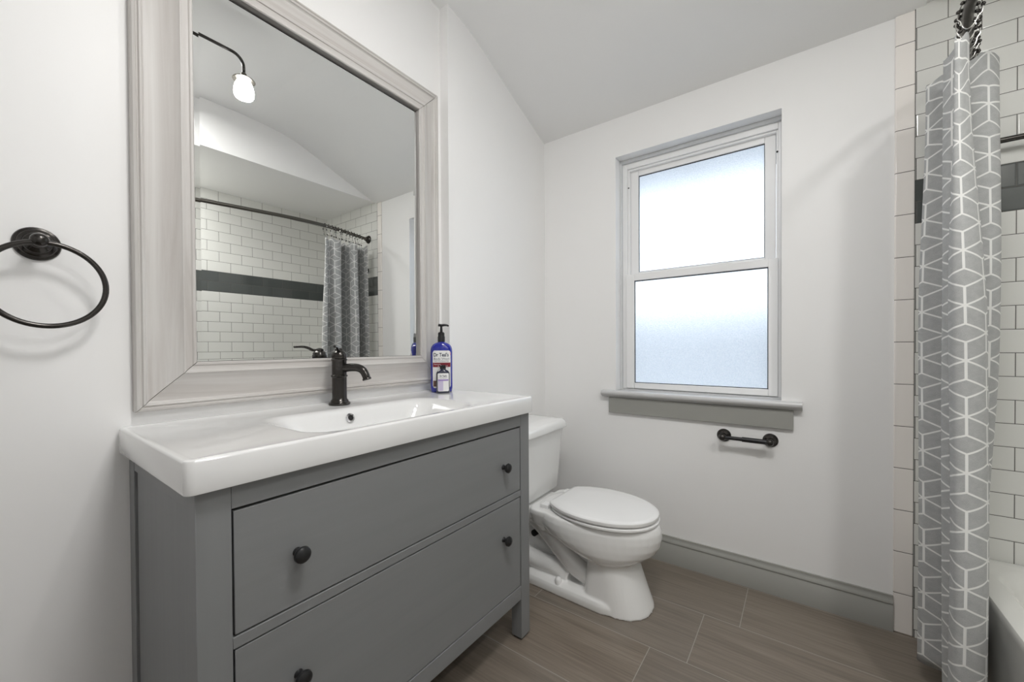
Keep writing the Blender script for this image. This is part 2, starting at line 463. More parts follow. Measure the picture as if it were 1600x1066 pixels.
# ------------------------------------------------------------------ window
win = bpy.data.objects.new('window_1', None); C.objects.link(win); win['kind'] = 'structure'
win.location = (.08, -.855, .837); OFF['window_1'] = Vector((.08, -.855, .837))
def rect_frame(bm, x0, x1, ya, yb, za, zb, wl, wr, wb, wt):
    box(bm, x0, x1, yb-wl, yb, za, zb); box(bm, x0, x1, ya, ya+wr, za, zb)
    box(bm, x0, x1, ya+wr, yb-wl, za, za+wb); box(bm, x0, x1, ya+wr, yb-wl, zb-wt, zb)
    return bm
J = .155
bm = rect_frame(bmesh.new(), .062, J, oy0+.0005, oy1-.0005, .8365, oz1-.0005, .010, .003, .004, .016)
obj('jamb', bm, 'jamb', win)
fy0, fy1, fz0, fz1 = oy0+.003, oy1-.010, .841, oz1-.0165
bm = bmesh.new(); rect_frame(bm, .078, .15, fy0, fy1, fz0, fz1, .024, .012, .012, .030)
rect_frame(bm, .088, .15, fy0+.012, fy1-.024, fz0+.012, fz1-.030, .012, .008, .004, .010)
obj('window_frame', bm, 'vinyl', win, bevel=.0025, seg=2)
# upper sash (outer) and lower sash (inner)
uy0, uy1 = fy0+.022, fy1-.036
us = obj('upper_sash', rect_frame(bmesh.new(), .105, .128, uy0, uy1, 1.43, fz1-.034, .042, .042, .042, .034), 'vinyl', win, bevel=.003)
obj('frosted_pane', B(.114, .118, uy0+.04, uy1-.04, 1.47, fz1-.066), 'frost', us)
ls = obj('lower_sash', rect_frame(bmesh.new(), .066, .090, fy0+.012, fy1-.022, .845, 1.457, .044, .036, .030, .036), 'vinyl', win, bevel=.003)
obj('frosted_pane', B(.076, .080, fy0+.045, fy1-.062, .872, 1.424), 'frost', ls)
obj('glazing_bead', rect_frame(bmesh.new(), .0725, .0757, fy0+.0475, fy1-.0655, .8745, 1.4215, .004, .004, .004, .005), 'seam', ls)
obj('glazing_bead', rect_frame(bmesh.new(), .110, .1137, uy0+.0415, uy1-.0415, 1.4715, fz1-.0675, .003, .003, .003, .004), 'seam', us)
for y in (-.745, -1.00):
    bm = bmesh.new(); box(bm, .068, .100, y-.028, y+.028, 1.457, 1.462); box(bm, .078, .096, y-.016, y+.014, 1.462, 1.467)
    obj('sash_lock', bm, 'vinyl', ls, bevel=.002)
bm = bmesh.new(); lathe(bm, (.090, fy1-.030, 1.93), (-1, 0, 0), [(.004, 0), (.004, .003), (.002, .004)], 10)
obj('screw', bm, 'seam', win)
bm = bmesh.new(); lathe(bm, (.0875, fy0+.016, 1.93), (-1, 0, 0), [(.004, 0), (.004, .003), (.002, .004)], 10)
obj('screw', bm, 'seam', win)
# stool and apron
st = [(-.010, .800), (-.020, .802), (-.026, .808), (-.034, .811), (-.040, .818), (-.041, .826), (-.038, .833), (-.033, .836), (.078, .8365), (.078, .8325), (0.0, .832), (0.0, .800)]
bm = bmesh.new(); ya, yb = -1.292, -.420
# horns only in front of the wall: build the nose full width, the tongue inside the opening
nose = [p for p in st[:8]] + [(-.0005, .836), (-.0005, .800)]
loft(bm, [[Vector((x, y, z)) for x, z in nose] for y in (ya, yb)])
box(bm, -.0005, .079, oy0+.0008, oy1-.0008, .8322, .836)
sill = obj('window_sill', bm, 'vinyl', win, smooth=50)
MAT['sill'] = plain('sill_paint_with_sheen', (.60, .60, .60), .25, var=.02); sill.data.materials[0] = MAT['sill']  # paler than the other trim: reflected window light put into its colour
obj('apron', B(-.016, -.0002, -1.262, -.455, .718, .8), 'trim', win, bevel=.0015)
# outdoors: eave over the window and a neighbouring wall
ev = obj('roof_eave', B(.17, .95, -2.6, .9, 2.20, 2.28), 'eave', bevel=.005); ev['kind'] = 'structure'
nb = obj('neighbour_fence', B(1.6, 1.7, -5, 3.5, -1, 1.36), 'grass'); nb['kind'] = 'structure'
gr = struct('outdoor_ground', B(.17, 14, -9, 7, -1.1, -1.0), 'grass')

# ------------------------------------------------------------------ mirror
mx0, mx1, mz0, mz1 = -1.813, -.834, .921, 2.156
fw_ = .117
mir = thing('mirror', 'large wall mirror in a wide whitewashed wood frame above the sink', 'mirror', ((mx0+mx1)/2, -.001, mz0))
mir.name = 'wall_mirror'; OFF['wall_mirror'] = OFF['mirror']
prof = [(0, 0), (0, .019), (.003, .024), (.008, .0255), (.0105, .0225), (.012, .0225), (.015, .0265), (.019, .0255), (.021, .021), (.024, .019),
        (.040, .0195), (.058, .0235), (.076, .030), (.088, .0355), (.0895, .0375), (.0915, .0375), (.0925, .0345), (.100, .0325),
        (.107, .0330), (.110, .0355), (.1145, .0360), (.117, .033), (.117, .008), (.100, .004), (.100, 0)]
def rail(p0, p1, inward, mat):
    """mitred rail from outer corner p0 to outer corner p1 (x,z); inward = unit 2d"""
    p0 = Vector(p0); p1 = Vector(p1); inw = Vector(inward); al = (p1-p0).normalized(); g = .0009
    bm = bmesh.new(); R = []
    for end, s in ((p0, 1), (p1, -1)):
        R.append([Vector(((end+inw*d+al*s*(d+g)).x, -.001-h, (end+inw*d+al*s*(d+g)).y)) for d, h in prof])
    loft(bm, R); return obj('frame_rail', bm, mat, mir, smooth=30)
rail((mx0, mz0), (mx0, mz1), (1, 0), 'wash_z'); rail((mx1, mz0), (mx1, mz1), (-1, 0), 'wash_z')
rail((mx0, mz0), (mx1, mz0), (0, 1), 'wash_x'); rail((mx0, mz1), (mx1, mz1), (0, -1), 'wash_x')
gx0, gx1, gz0, gz1 = mx0+fw_, mx1-fw_, mz0+fw_, mz1-fw_
obj('rebate_shade_backing', B(gx0-.015, gx1+.015, -.009, -.005, gz0-.015, gz1+.015), 'seam', mir)  # black edge round the glass stands in for the unlit rebate
# bevelled glass: flat centre and thin edge strips that bend the view
bm = bmesh.new(); bw = .014; e = .0095; yg = -.0190; tl = math.tan(math.radians(1.6))*bw
xo0, xo1, zo0, zo1 = gx0+.002, gx1-.0035, gz0+.001, gz1-e
inn = [(xo0+bw, zo0+bw), (xo1-bw, zo0+bw), (xo1-bw, zo1-bw), (xo0+bw, zo1-bw)]; outc = [(xo0, zo0), (xo1, zo0), (xo1, zo1), (xo0, zo1)]
vi = [bm.verts.new((x, yg, z)) for x, z in inn]; bm.faces.new(vi)
for k in range(4):
    a, b = inn[k], inn[(k+1) % 4]; c_, d_ = outc[(k+1) % 4], outc[k]
    q = [bm.verts.new((a[0], yg, a[1])), bm.verts.new((b[0], yg, b[1])), bm.verts.new((c_[0], yg-tl, c_[1])), bm.verts.new((d_[0], yg-tl, d_[1]))]
    bm.faces.new(q)
# thin edge and back so that the pane has thickness
vb = [bm.verts.new((x, -.0092, z)) for x, z in outc]; vo = [bm.verts.new((x, yg-tl, z)) for x, z in outc]
for k in range(4): bm.faces.new((vo[k], vo[(k+1) % 4], vb[(k+1) % 4], vb[k]))
bm.faces.new(vb[::-1])
obj('mirror_glass', bm, 'mirror', mir, smooth=0)

# ------------------------------------------------------------------ vanity cabinet
VX0, VX1, VF = -1.822, -.812, -.470
cab = thing('vanity_cabinet', 'grey stained pine vanity cabinet with two wide drawers under the white sink', 'cabinet', ((VX0+VX1)/2, -.235, 0))
PW = .053
for (x0, x1) in ((VX0, VX0+PW), (VX1-PW, VX1)):
    obj('leg', B(x0, x1, VF, VF+.045, .008, .8295), 'cab_z', cab, bevel=.0015)
    obj('leg', B(x0, x1, -.050, -.006, .008, .8295), 'cab_z', cab, bevel=.0015)
for (x0, x1) in ((VX0, VX0+PW), (VX1-PW, VX1)):
    for (y0, y1) in ((VF, VF+.045), (-.050, -.006)):
        obj('foot_pad', B(x0+.006, x1-.006, y0+.005, y1-.005, 0, .0078), 'seam', cab)
ix0, ix1 = VX0+PW+.0003, VX1-PW-.0003
obj('top_rail', B(ix0, ix1, VF+.001, VF+.020, .785, .8295), 'cab_x', cab, bevel=.001)
obj('middle_rail', B(ix0, ix1, VF+.001, VF+.020, .531, .552), 'cab_x', cab, bevel=.001)
obj('bottom_rail', B(ix0, ix1, VF+.001, VF+.020, .153, .203), 'cab_x', cab, bevel=.001)
obj('back_panel', B(ix0, ix1, -.012, -.007, .153, .8295), 'cab_x', cab)
obj('bottom_panel', B(ix0, ix1, VF+.021, -.013, .16, .172), 'cab_x', cab)
obj('interior_shade_sheet', B(ix0, ix1, VF+.030, VF+.034, .175, .828), 'seam', cab)  # black sheet put in for the shade behind the drawer gaps
for sx, x in ((1, VX0), (-1, VX1)):
    a, b = sorted((x+sx*.004, x+sx*.016))
    obj('side_panel', B(a, b, VF+.0455, -.062, .155, .790), 'cab_z', cab, bevel=.001)
    a, b = sorted((x+sx*.001, x+sx*.018))
    obj('side_rail', B(a, b, VF+.0462, -.0512, .7915, .8295), 'cab_x', cab, bevel=.001)
    a, b = sorted((x+sx*.012, x+sx*.014))
    obj('side_groove', B(a, b, -.0619, -.0502, .155, .790), 'seam', cab)
def knob(y, x, z, par):
    bm = bmesh.new()
    lathe(bm, (x, y, z), (0, -1, 0), [(.009, 0), (.0075, .003), (.006, .009), (.0075, .013), (.0145, .017), (.0165, .021), (.0155, .026), (.011, .0295), (.004, .031)], 28)
    obj('knob', bm, 'black', par)
for z0, z1, kz in ((.5555, .7795, .661), (.2065, .5275, .412)):
    d = obj('drawer', B(ix0+.0035, ix1-.0035, VF+.002, VF+.022, z0, z1), 'cab_x', cab, bevel=.001)
    for kx in (-1.655, -.968): knob(VF+.0015, kx, kz, d)

# ------------------------------------------------------------------ ceramic sink top
SX, SY = -1.325, -.2455; HX, HY = .515, .2445
bm = bmesh.new()
R = [rrect(SX, SY, HX-.004, HY-.004, .012, .830), rrect(SX, SY, HX-.001, HY-.001, .014, .8315), rrect(SX, SY, HX, HY, .015, .835),
     rrect(SX, SY, HX, HY, .015, .884), rrect(SX, SY, HX-.0015, HY-.0015, .014, .888), rrect(SX, SY, HX-.005, HY-.005, .012, .890),
     rrect(SX, SY, HX-.012, HY-.012, .010, .8895), rrect(SX, SY, HX-.020, HY-.016, .010, .8875)]
bcx, bcy = -1.325, -.300
def br(hx, hy, r, z, cy=bcy): return rrect(bcx, cy, hx, hy, r, z)
R += [br(.295, .160, .075, .887, -.303), br(.285, .150, .075, .8865, -.303), br(.276, .141, .075, .884, -.303), br(.268, .134, .075, .879, -.303), br(.255, .128, .075, .868, -.302), br(.235, .121, .07, .845, -.301),
      br(.215, .112, .065, .815, -.30), br(.19, .10, .06, .795, -.30), br(.13, .07, .05, .787, -.30), br(.02, .02, .018, .783, -.30)]
sr = obj('sink_basin', loft(bmesh.new(), R), 'sinkceramic', None, smooth=40, off=(SX, SY, .83)); bm.free()
tag(sr, 'glossy white ceramic sink top with long shallow basin on the grey cabinet', 'sink')
OFF[sr.name] = Vector((SX, SY, .83))
bm = bmesh.new()
oc = Vector((-1.357, -.1785, .858)); dn = Vector((0, -1, .35)).normalized()
lathe(bm, oc, dn, [(.0140, -.004), (.0140, .002), (.0125, .004), (.0088, .0035), (.0080, .0008), (.0080, -.002)], 28)
of = obj('overflow_ring', bm, 'chrome', sr); lab(of, 'chrome overflow ring')
bm = bmesh.new(); lathe(bm, oc+dn*.0006, dn, [(.0077, 0), (.0077, .0006)], 24); obj('overflow_hole', bm, 'darkhole', of)
bm = bmesh.new(); lathe(bm, (-1.325, -.30, .783), (0, 0, 1), [(.022, 0), (.022, .003), (.018, .004), (.004, .004)], 28)
obj('drain', bm, 'chrome', sr)

# ------------------------------------------------------------------ faucet
FX, FY, FZ = -1.333, -.080, .8885
fa = thing('faucet', 'black bronze single-handle faucet standing behind the basin', 'faucet', (FX, FY, FZ))
bm = bmesh.new()
lathe(bm, (FX, FY, FZ), (0, 0, 1), [(.0325, 0), (.0335, .003), (.0325, .006), (.029, .0075), (.0275, .010), (.0265, .014), (.0235, .017), (.0225, .022),
      (.0225, .088), (.0235, .089), (.0255, .091), (.0255, .094), (.0235, .096), (.0225, .097), (.0225, .140), (.0235, .142), (.0245, .144), (.0245, .147), (.023, .149), (.021, .150)], 40)
obj('body', bm, 'bronze', fa)
bm = bmesh.new()
lathe(bm, (FX, FY, FZ+.1502), (0, 0, 1), [(.0225, 0), (.0235, .002), (.0235, .012), (.0215, .015), (.0205, .018), (.016, .021), (.0135, .023), (.0125, .029), (.008, .032), (.002, .033)], 36)
hd = obj('handle_cap', bm, 'bronze', fa)
ld = Vector((-.62, -.78, 0)).normalized(); hc = Vector((FX, FY, FZ+.176))
pts = catmull([hc+ld*.006, hc+ld*.022+Vector((0, 0, .000)), hc+ld*.040+Vector((0, 0, .008)), hc+ld*.056+Vector((0, 0, .0115)), hc+ld*.086+Vector((0, 0, .0115))], 6)
bm = bmesh.new(); tube(bm, pts, [lerp(.0052, .0040, i/len(pts)) for i in range(len(pts))], 12)
obj('lever', bm, 'bronze', hd)
sp = Vector((.42, -.907, 0)).normalized()
s0 = Vector((FX, FY, FZ+.118))
pts = catmull([s0+sp*.018, s0+sp*.042+Vector((0, 0, .002)), s0+sp*.066+Vector((0, 0, .001)), s0+sp*.084+Vector((0, 0, -.007)), s0+sp*.094+Vector((0, 0, -.022)), s0+sp*.098+Vector((0, 0, -.034))], 6)
bm = bmesh.new(); tube(bm, pts, [lerp(.0135, .0115, i/len(pts)) for i in range(len(pts))], 18)
e_ = pts[-1]; dd = (pts[-1]-pts[-2]).normalized()
lathe(bm, e_-dd*.004, dd, [(.0105, 0), (.0135, .002), (.0140, .006), (.0125, .008)], 20)
obj('spout', bm, 'bronze', fa)

# ------------------------------------------------------------------ bottles
def sup(hx, hy, z, n=48, e=2.6):
    out = []
    for i in range(n):
        a = 2*PI*i/n; c, s = math.cos(a), math.sin(a)
        out.append(Vector((hx*math.copysign(abs(c)**(2/e), c), hy*math.copysign(abs(s)**(2/e), s), z)))
    return out
def surf_y(x, hx, hy, e=2.6):
    q = max(0, 1-abs(x/hx)**e); return -hy*q**(1/e)
def label_patch(x0, x1, z0, z1, hx, hy, lift, r=.0, n=20):
    """curved patch on the bottle's front (towards local -y)"""
    bm = bmesh.new(); cols = []
    for i in range(n+1):
        x = lerp(x0, x1, i/n); cut = 0
        if r:
            dxe = min(x-x0, x1-x)
            if dxe < r: cut = r-math.sqrt(max(0, r*r-(r-dxe)**2))
        y = surf_y(x, hx, hy)-lift
        cols.append((bm.verts.new((x, y, z0+cut)), bm.verts.new((x, y, z1-cut)), bm.verts.new((x, y+lift*.8, z0+cut)), bm.verts.new((x, y+lift*.8, z1-cut))))
    for a, b in zip(cols[:-1], cols[1:]):
        bm.faces.new((a[0], b[0], b[1], a[1])); bm.faces.new((a[2], a[3], b[3], b[2]))
        bm.faces.new((a[1], b[1], b[3], a[3])); bm.faces.new((a[0], a[2], b[2], b[0]))
    for k in (cols[0], cols[-1]): bm.faces.new((k[0], k[1], k[3], k[2]))
    return bm
def text(body, size, x, z, hx, hy, lift, mat, parent, width=None, name='lettering', bold=0.0):
    cu = bpy.data.curves.new(name, 'FONT'); cu.body = body; cu.size = size; cu.align_x = 'CENTER'; cu.resolution_u = 3; cu.offset = bold
    cu.extrude = .00006
    tmp = bpy.data.objects.new('tmp_text', cu); C.objects.link(tmp)
    dg = bpy.context.evaluated_depsgraph_get(); dg.update()
    me = bpy.data.meshes.new_from_object(tmp.evaluated_get(dg)); bpy.data.objects.remove(tmp); 
    xs = [v.co.x for v in me.vertices]; wd = max(xs)-min(xs); k = (width/wd) if width else 1
    for v in me.vertices:
        X = x+v.co.x*k; v.co = Vector((X, surf_y(X, hx, hy)-lift-v.co.z, z+v.co.y))
    me.name = name
    o = bpy.data.objects.new(name, me); me.materials.append(MAT[mat]); C.objects.link(o); o.parent = parent; OFF[o.name] = Vector((0, 0, 0))
    return o
ANG = math.atan2(-1.2902+.08, -2.0422+.88) + PI/2    # front faces the camera side of the room
bw_ = thing('body_wash_bottle', 'tall cobalt blue pump bottle of body wash at the end of the sink top', 'bottle', (-.893, -.094, .8882), ANG-.02, local=True)
hx, hy = .0445, .026
R = [sup(hx*.88, hy*.8, 0), sup(hx*.95, hy*.92, .003), sup(hx*.98, hy, .010), sup(hx, hy, .02), sup(hx, hy, .165), sup(hx*.985, hy*.99, .175), sup(hx*.93, hy*.95, .185, e=2.4),
     sup(hx*.80, hy*.87, .194, e=2.2), sup(hx*.58, hy*.75, .200, e=2.1), sup(hx*.38, hy*.60, .2035, e=2), sup(.0145, .0145, .2045, e=2), sup(.014, .014, .208, e=2)]
body = obj('bottle_body', loft(bmesh.new(), R), 'blue', bw_, smooth=60)
bm = bmesh.new(); lathe(bm, (0, 0, .2055), (0, 0, 1), [(.0150, 0), (.0150, .020), (.0135, .024), (.0135, .036), (.011, .039), (.0075, .041), (.006, .0415), (.005, .058), (.005, .064)], 28)
pm = obj('pump', bm, 'pump', bw_)
bm = bmesh.new(); lathe(bm, (0, 0, .2685), (0, 0, 1), [(.008, 0), (.0095, .002), (.0095, .007), (.007, .009)], 20)
# spout arm points to the viewer's right
pts = catmull([(0, 0, .2735), (.014, -.003, .2745), (.024, -.004, .2735), (.030, -.005, .270)], 4)
tube(bm, pts, [lerp(.0055, .0032, i/12) for i in range(len(pts))], 12); tube(bm, [(0, 0, .273), (-.012, .001, .2745)], .0055, 12)
obj('pump_head', bm, 'pump', pm)
lb = obj('label', label_patch(-.035, .0375, .018, .170, hx, hy, .0005, r=.009), 'label', bw_, smooth=60)
obj('label_band', label_patch(-.034, .0365, .103, .121, hx, hy, .0009), 'maroon', lb)
obj('corner_flash', loft(bmesh.new(), [[Vector((.018, surf_y(.018, hx, hy)-d, .1695)), Vector((.0355, surf_y(.0355, hx, hy)-d, .163)), Vector((.0370, surf_y(.037, hx, hy)-d, .150))] for d in (.0006, .0010)]), 'pink', lb)
obj('label_picture', label_patch(-.033, -.006, .024, .048, hx, hy, .0009), 'photo', lb)
text("Dr Teal's", .0205, -.001, .146, hx, hy, .0010, 'navyprint', lb, .060, bold=.0004)
text("Body Wash", .0125, .001, .1325, hx, hy, .0010, 'greyprint', lb, .062)
text("with Pure Epsom Salt", .0062, .001, .1255, hx, hy, .0010, 'greyprint', lb, .058)
text("Restore", .0060, -.016, .1125, hx, hy, .0014, 'label', lb, .026)
text("& Replenish", .0060, .006, .1055, hx, hy, .0014, 'label', lb, .040)

sb = thing('small_bottle', 'small dark bottle with white and lilac label in front of the blue pump bottle', 'bottle', (-.920, -.130, .8882), ANG+.08, local=True)
hx2, hy2 = .0265, .015
q = [sup(hx2*.9, hy2*.85, 0), sup(hx2, hy2, .003), sup(hx2, hy2, .078), sup(hx2*.95, hy2*.97, .084, e=2.4), sup(hx2*.75, hy2*.88, .090, e=2.2), sup(.0115, .0115, .0945, e=2), sup(.011, .011, .098, e=2)]
obj('bottle_body', loft(bmesh.new(), q), 'navy', sb, smooth=60)
bm = bmesh.new(); lathe(bm, (0, 0, .097), (0, 0, 1), [(.0115, 0), (.012, .001), (.012, .013), (.0105, .015), (.003, .0155)], 24)
obj('cap', bm, 'pump', sb)
l2 = obj('label', label_patch(-.0220, .0225, .008, .080, hx2, hy2, .0004, r=.004), 'label', sb, smooth=60)
obj('label_band', label_patch(-.0205, .0205, .0495, .0555, hx2, hy2, .0007), 'lilac', l2)
obj('label_panel', label_patch(-.0205, -.0005, .0105, .0495, hx2, hy2, .0007), 'lilacpale', l2)
text("Dr Teal's", .0095, 0, .066, hx2, hy2, .0007, 'navyprint', l2, .028, bold=.0002)
text("Foaming Bath", .0045, 0, .060, hx2, hy2, .0007, 'greyprint', l2, .028)

# ------------------------------------------------------------------ towel ring
TX, TZ = -1.957, 1.293
tr_ = thing('towel_ring', 'dark bronze towel ring on the white wall left of the mirror', 'towel ring', (TX, 0, TZ))
bm = bmesh.new()
lathe(bm, (TX, -.0003, TZ), (0, -1, 0), [(.034, 0), (.0345, .002), (.033, .005), (.029, .0065), (.028, .0085), (.0265, .010), (.022, .0115), (.021, .014), (.0195, .016), (.0135, .018), (.0095, .023), (.0085, .036), (.0095, .041)], 44)
obj('wall_mount', bm, 'bronze', tr_)
bm = bmesh.new()
lathe(bm, (TX, -.040, TZ), (0, -1, 0), [(.0085, 0), (.012, .003), (.0138, .009), (.0138, .015), (.0115, .021), (.0065, .0245), (.002, .0255)], 28)
obj('post_end', bm, 'bronze', tr_)
bm = bmesh.new(); RR = .0845
tube(bm, [(TX+.009+RR*math.sin(a), -.055, TZ-.004-RR+RR*math.cos(a)) for a in [2*PI*i/72 for i in range(72)]], .0052, 14, closed=True)
obj('ring', bm, 'bronze', tr_)

# ------------------------------------------------------------------ toilet paper holder
PY0, PY1, PZ = -1.003, -1.181, .662
tp = thing('toilet_paper_holder', 'empty black toilet paper holder on the wall below the window sill', 'toilet paper holder', (0, (PY0+PY1)/2, PZ))
for y in (PY0, PY1):
    bm = bmesh.new()
    lathe(bm, (-.0003, y, PZ), (-1, 0, 0), [(.029, 0), (.029, .003), (.027, .006), (.023, .008), (.021, .011), (.012, .014), (.009, .02), (.009, .045)], 36)
    ball(bm, (-.052, y, PZ), .0155, 20)
    obj('post', bm, 'bronze', tp)
bm = bmesh.new(); ym = (PY0+PY1)/2
tube(bm, [(-.052, PY0, PZ), (-.052, ym+.012, PZ)], .0085, 20); tube(bm, [(-.052, ym+.012, PZ), (-.052, PY1, PZ)], .0108, 20)
obj('roller', bm, 'pump', tp)

# ------------------------------------------------------------------ toilet
to = thing('toilet', 'white two-piece toilet with closed lid between the cabinet and window wall', 'toilet', (-.392, YR, 0), PI+math.radians(-1.5), local=True)
def egg(yb, yf, hw, z, n=48, eb=2.4, ef=2.0, bias=.0):
    """closed outline; back end squarer, front elliptical. widest point nearer the back"""
    ym = yb+(yf-yb)*(.42+bias); out = []
    for i in range(n):
        a = 2*PI*i/n; c, s = math.cos(a), math.sin(a)
        e = ef if s > 0 else eb
        X = hw*math.copysign(abs(c)**(2/e), c); Y = (yf-ym if s > 0 else ym-yb)*math.copysign(abs(s)**(2/e), s)
        out.append(Vector((X, ym+Y, z)))
    return out
bm = bmesh.new()
# upper bowl, its underside sweeping up towards the back
loft(bm, [egg(.54, .672, .100, .155), egg(.52, .684, .118, .172), egg(.48, .706, .140, .188), egg(.42, .738, .162, .208), egg(.35, .766, .176, .232), egg(.28, .782, .184, .260), egg(.245, .788, .187, .292),
          egg(.240, .786, .186, .320), egg(.246, .779, .181, .338), egg(.252, .773, .176, .345)])
# front pedestal, flaring to the floor
ped = [egg(.500, .760, .128, 0, eb=7, ef=2.3), egg(.500, .758, .127, .010, eb=7, ef=2.3), egg(.505, .740, .125, .05, eb=7, ef=2.3), egg(.512, .710, .123, .12, eb=7, ef=2.2), egg(.515, .688, .122, .17, eb=7, ef=2.2), egg(.515, .684, .122, .21, eb=7, ef=2.2)]
loft(bm, [[p+Vector((.020*(1-p.z/.25), 0, 0)) for p in r] for r in ped])
# foot plate
loft(bm, [rrect(0, .425, .158, .275, .12, 0), rrect(0, .425, .158, .275, .12, .026), rrect(0, .425, .152, .269, .118, .040), rrect(0, .425, .130, .245, .10, .050)])
# narrow rear body and deck
loft(bm, [rrect(0, .33, .058, .22, .04, .0), rrect(0, .33, .055, .22, .04, .20), rrect(0, .30, .06, .22, .04, .31)])
loft(bm, [rrect(0, .20, .105, .165, .05, .260), rrect(0, .20, .130, .185, .05, .276), rrect(0, .21, .138, .195, .05, .292), rrect(0, .21, .138, .195, .05, .314), rrect(0, .21, .133, .191, .05, .321)])
loft(bm, [rrect(0, .345, .12, .08, .04, .24), rrect(0, .345, .150, .10, .05, .28), rrect(0, .345, .160, .11, .05, .325), rrect(0, .345, .158, .108, .05, .343)])
for s in (-1, 1):
    tube(bm, catmull([(s*.060, .17, .275), (s*.075, .24, .262), (s*.084, .31, .225), (s*.088, .38, .170), (s*.085, .45, .115), (s*.075, .52, .085)], 6), [.040]*31, 20)
    tube(bm, catmull([(s*.060, .10, .24), (s*.075, .115, .16), (s*.086, .17, .098), (s*.090, .26, .082), (s*.088, .34, .082), (s*.08, .42, .065)], 6), .040, 20)
bowl = obj('bowl', bm, 'ceramic', to, smooth=180, mods=(('REMESH', dict(mode='VOXEL', voxel_size=.004, use_smooth_shade=True)), ('SMOOTH', dict(factor=.5, iterations=6))))
# seat and lid
def lid_outline(yb, yf, hw, z, n=72):
    ym = yb+(yf-yb)*.44; L = (ym-yb)/.80; out = []
    for i in range(n):
        a = 2*PI*i/n+.02; c, s = math.cos(a), math.sin(a)
        X = hw*math.copysign(abs(c)**.95, c); Y = ym+(yf-ym)*abs(s)**.95 if s > 0 else ym-L*abs(s)
        if Y < yb: Y = yb+.0004*i/n
        out.append(Vector((X, Y, z)))
    return out
def slab(rings_z, yb, yf, hw):
    return loft(bmesh.new(), [lid_outline(yb+d, yf-d, hw-d, z) for d, z in rings_z])
obj('seat', slab([(.009, .3465), (.0, .3510), (.0, .3575), (.006, .3605)], .345, .776, .185), 'plastic', to)
obj('lid', slab([(.012, .3650), (.001, .3675), (.0, .372), (.001, .380), (.006, .3845), (.02, .3865), (.08, .388)], .334, .774, .186), 'plastic', to)
for xh in (-.10, .10):
    bm = bmesh.new(); box(bm, xh-.022, xh+.022, .290, .332, .3405, .362)
    obj('hinge', bm, 'plastic', to, bevel=.005, seg=3)
# tank and tank lid
TY0, TY1 = .018, .240
TR = Matrix.Rotation(math.radians(3.0), 3, 'Z')
def tk(hx_, y0, y1, z, r=.035): return [TR @ p for p in rrect(0, (y0+y1)/2, hx_, (y1-y0)/2, r, z, 8)]
obj('tank', loft(bmesh.new(), [tk(.150, .055, .175, .322), tk(.172, .045, .200, .326), tk(.184, .036, .214, .345), tk(.189, .028, .220, .43), tk(.196, .020, .233, .60), tk(.198, TY0, TY1, .650)]), 'ceramic', to, smooth=60)
obj('tank_lid', loft(bmesh.new(), [tk(.203, .017, .250, .6515), tk(.208, .013, .257, .654), tk(.209, .012, .259, .659), tk(.206, .013, .253, .680), tk(.202, .016, .247, .690), tk(.194, .022, .236, .6955, .03), tk(.15, .05, .17, .698, .03)]), 'ceramic', to, smooth=40)
for s in (-1, 1):
    bm = bmesh.new(); lathe(bm, (s*.136, .392, .050), (0, 0, 1), [(.0145, -.012), (.0145, .006), (.013, .013), (.009, .018), (.003, .020)], 24)
    obj('bolt_cap', bm, 'plastic', to)
bm = bmesh.new(); lathe(bm, (.094, .235, .200), (1, 0, 0), [(.0145, -.05), (.0145, .0)], 24)
obj('side_hole', bm, 'darkhole', to)

# ------------------------------------------------------------------ bath tub
tb = thing('bathtub', 'white alcove bathtub behind the shower curtain', 'bathtub', (-.76, -2.055, 0))
tx0, tx1, ty0, ty1 = XA+T+.001, -T-.0005, YB+T+.001, -1.722
cx_, cy_ = (tx0+tx1)/2, (ty0+ty1)/2; hx_, hy_ = (tx1-tx0)/2, (ty1-ty0)/2
R = [rrect(cx_, cy_, hx_, hy_, .004, .001), rrect(cx_, cy_, hx_, hy_, .006, .325), rrect(cx_, cy_, hx_, hy_, .008, .340), rrect(cx_, cy_, hx_-.004, hy_-.004, .01, .347), rrect(cx_, cy_, hx_-.012, hy_-.010, .02, .349),
     rrect(cx_, cy_, hx_-.06, hy_-.055, .10, .347), rrect(cx_, cy_, hx_-.075, hy_-.065, .12, .341), rrect(cx_, cy_, hx_-.095, hy_-.078, .13, .315), rrect(cx_, cy_, hx_-.13, hy_-.10, .13, .20),
     rrect(cx_, cy_, hx_-.17, hy_-.12, .12, .10), rrect(cx_, cy_, hx_-.22, hy_-.17, .10, .065), rrect(cx_, cy_, hx_-.4, hy_-.28, .03, .06)]
obj('tub_shell', loft(bmesh.new(), R), 'tub', tb, smooth=40)

# ------------------------------------------------------------------ curtain rod, rings, curtain
RZ = 1.995
ROD = [(0, -1.742), (.15, -1.712), (.30, -1.678), (.45, -1.655), (.70, -1.668), (.95, -1.715), (1.19, -1.764), (1.52, -1.80)]
def rod_y(x):    # bowed rod between the alcove's end walls
    x = -x; k = max(i for i in range(len(ROD)-1) if ROD[i][0] <= max(0, x)); p = [ROD[max(0, k-1)], ROD[k], ROD[k+1], ROD[min(len(ROD)-1, k+2)]]
    t = (x-p[1][0])/(p[2][0]-p[1][0]); a_, b_, c_, d_ = (q[1] for q in p)
    return .5*(2*b_+(c_-a_)*t+(2*a_-5*b_+4*c_-d_)*t*t+(3*b_-a_-3*c_+d_)*t**3)
rod = thing('curtain_rod', 'curved bronze shower curtain rod across the bath alcove', 'curtain rod', (-.76, -1.65, RZ))
bm = bmesh.new(); xs = [-.0085-1.503*i/48 for i in range(49)]
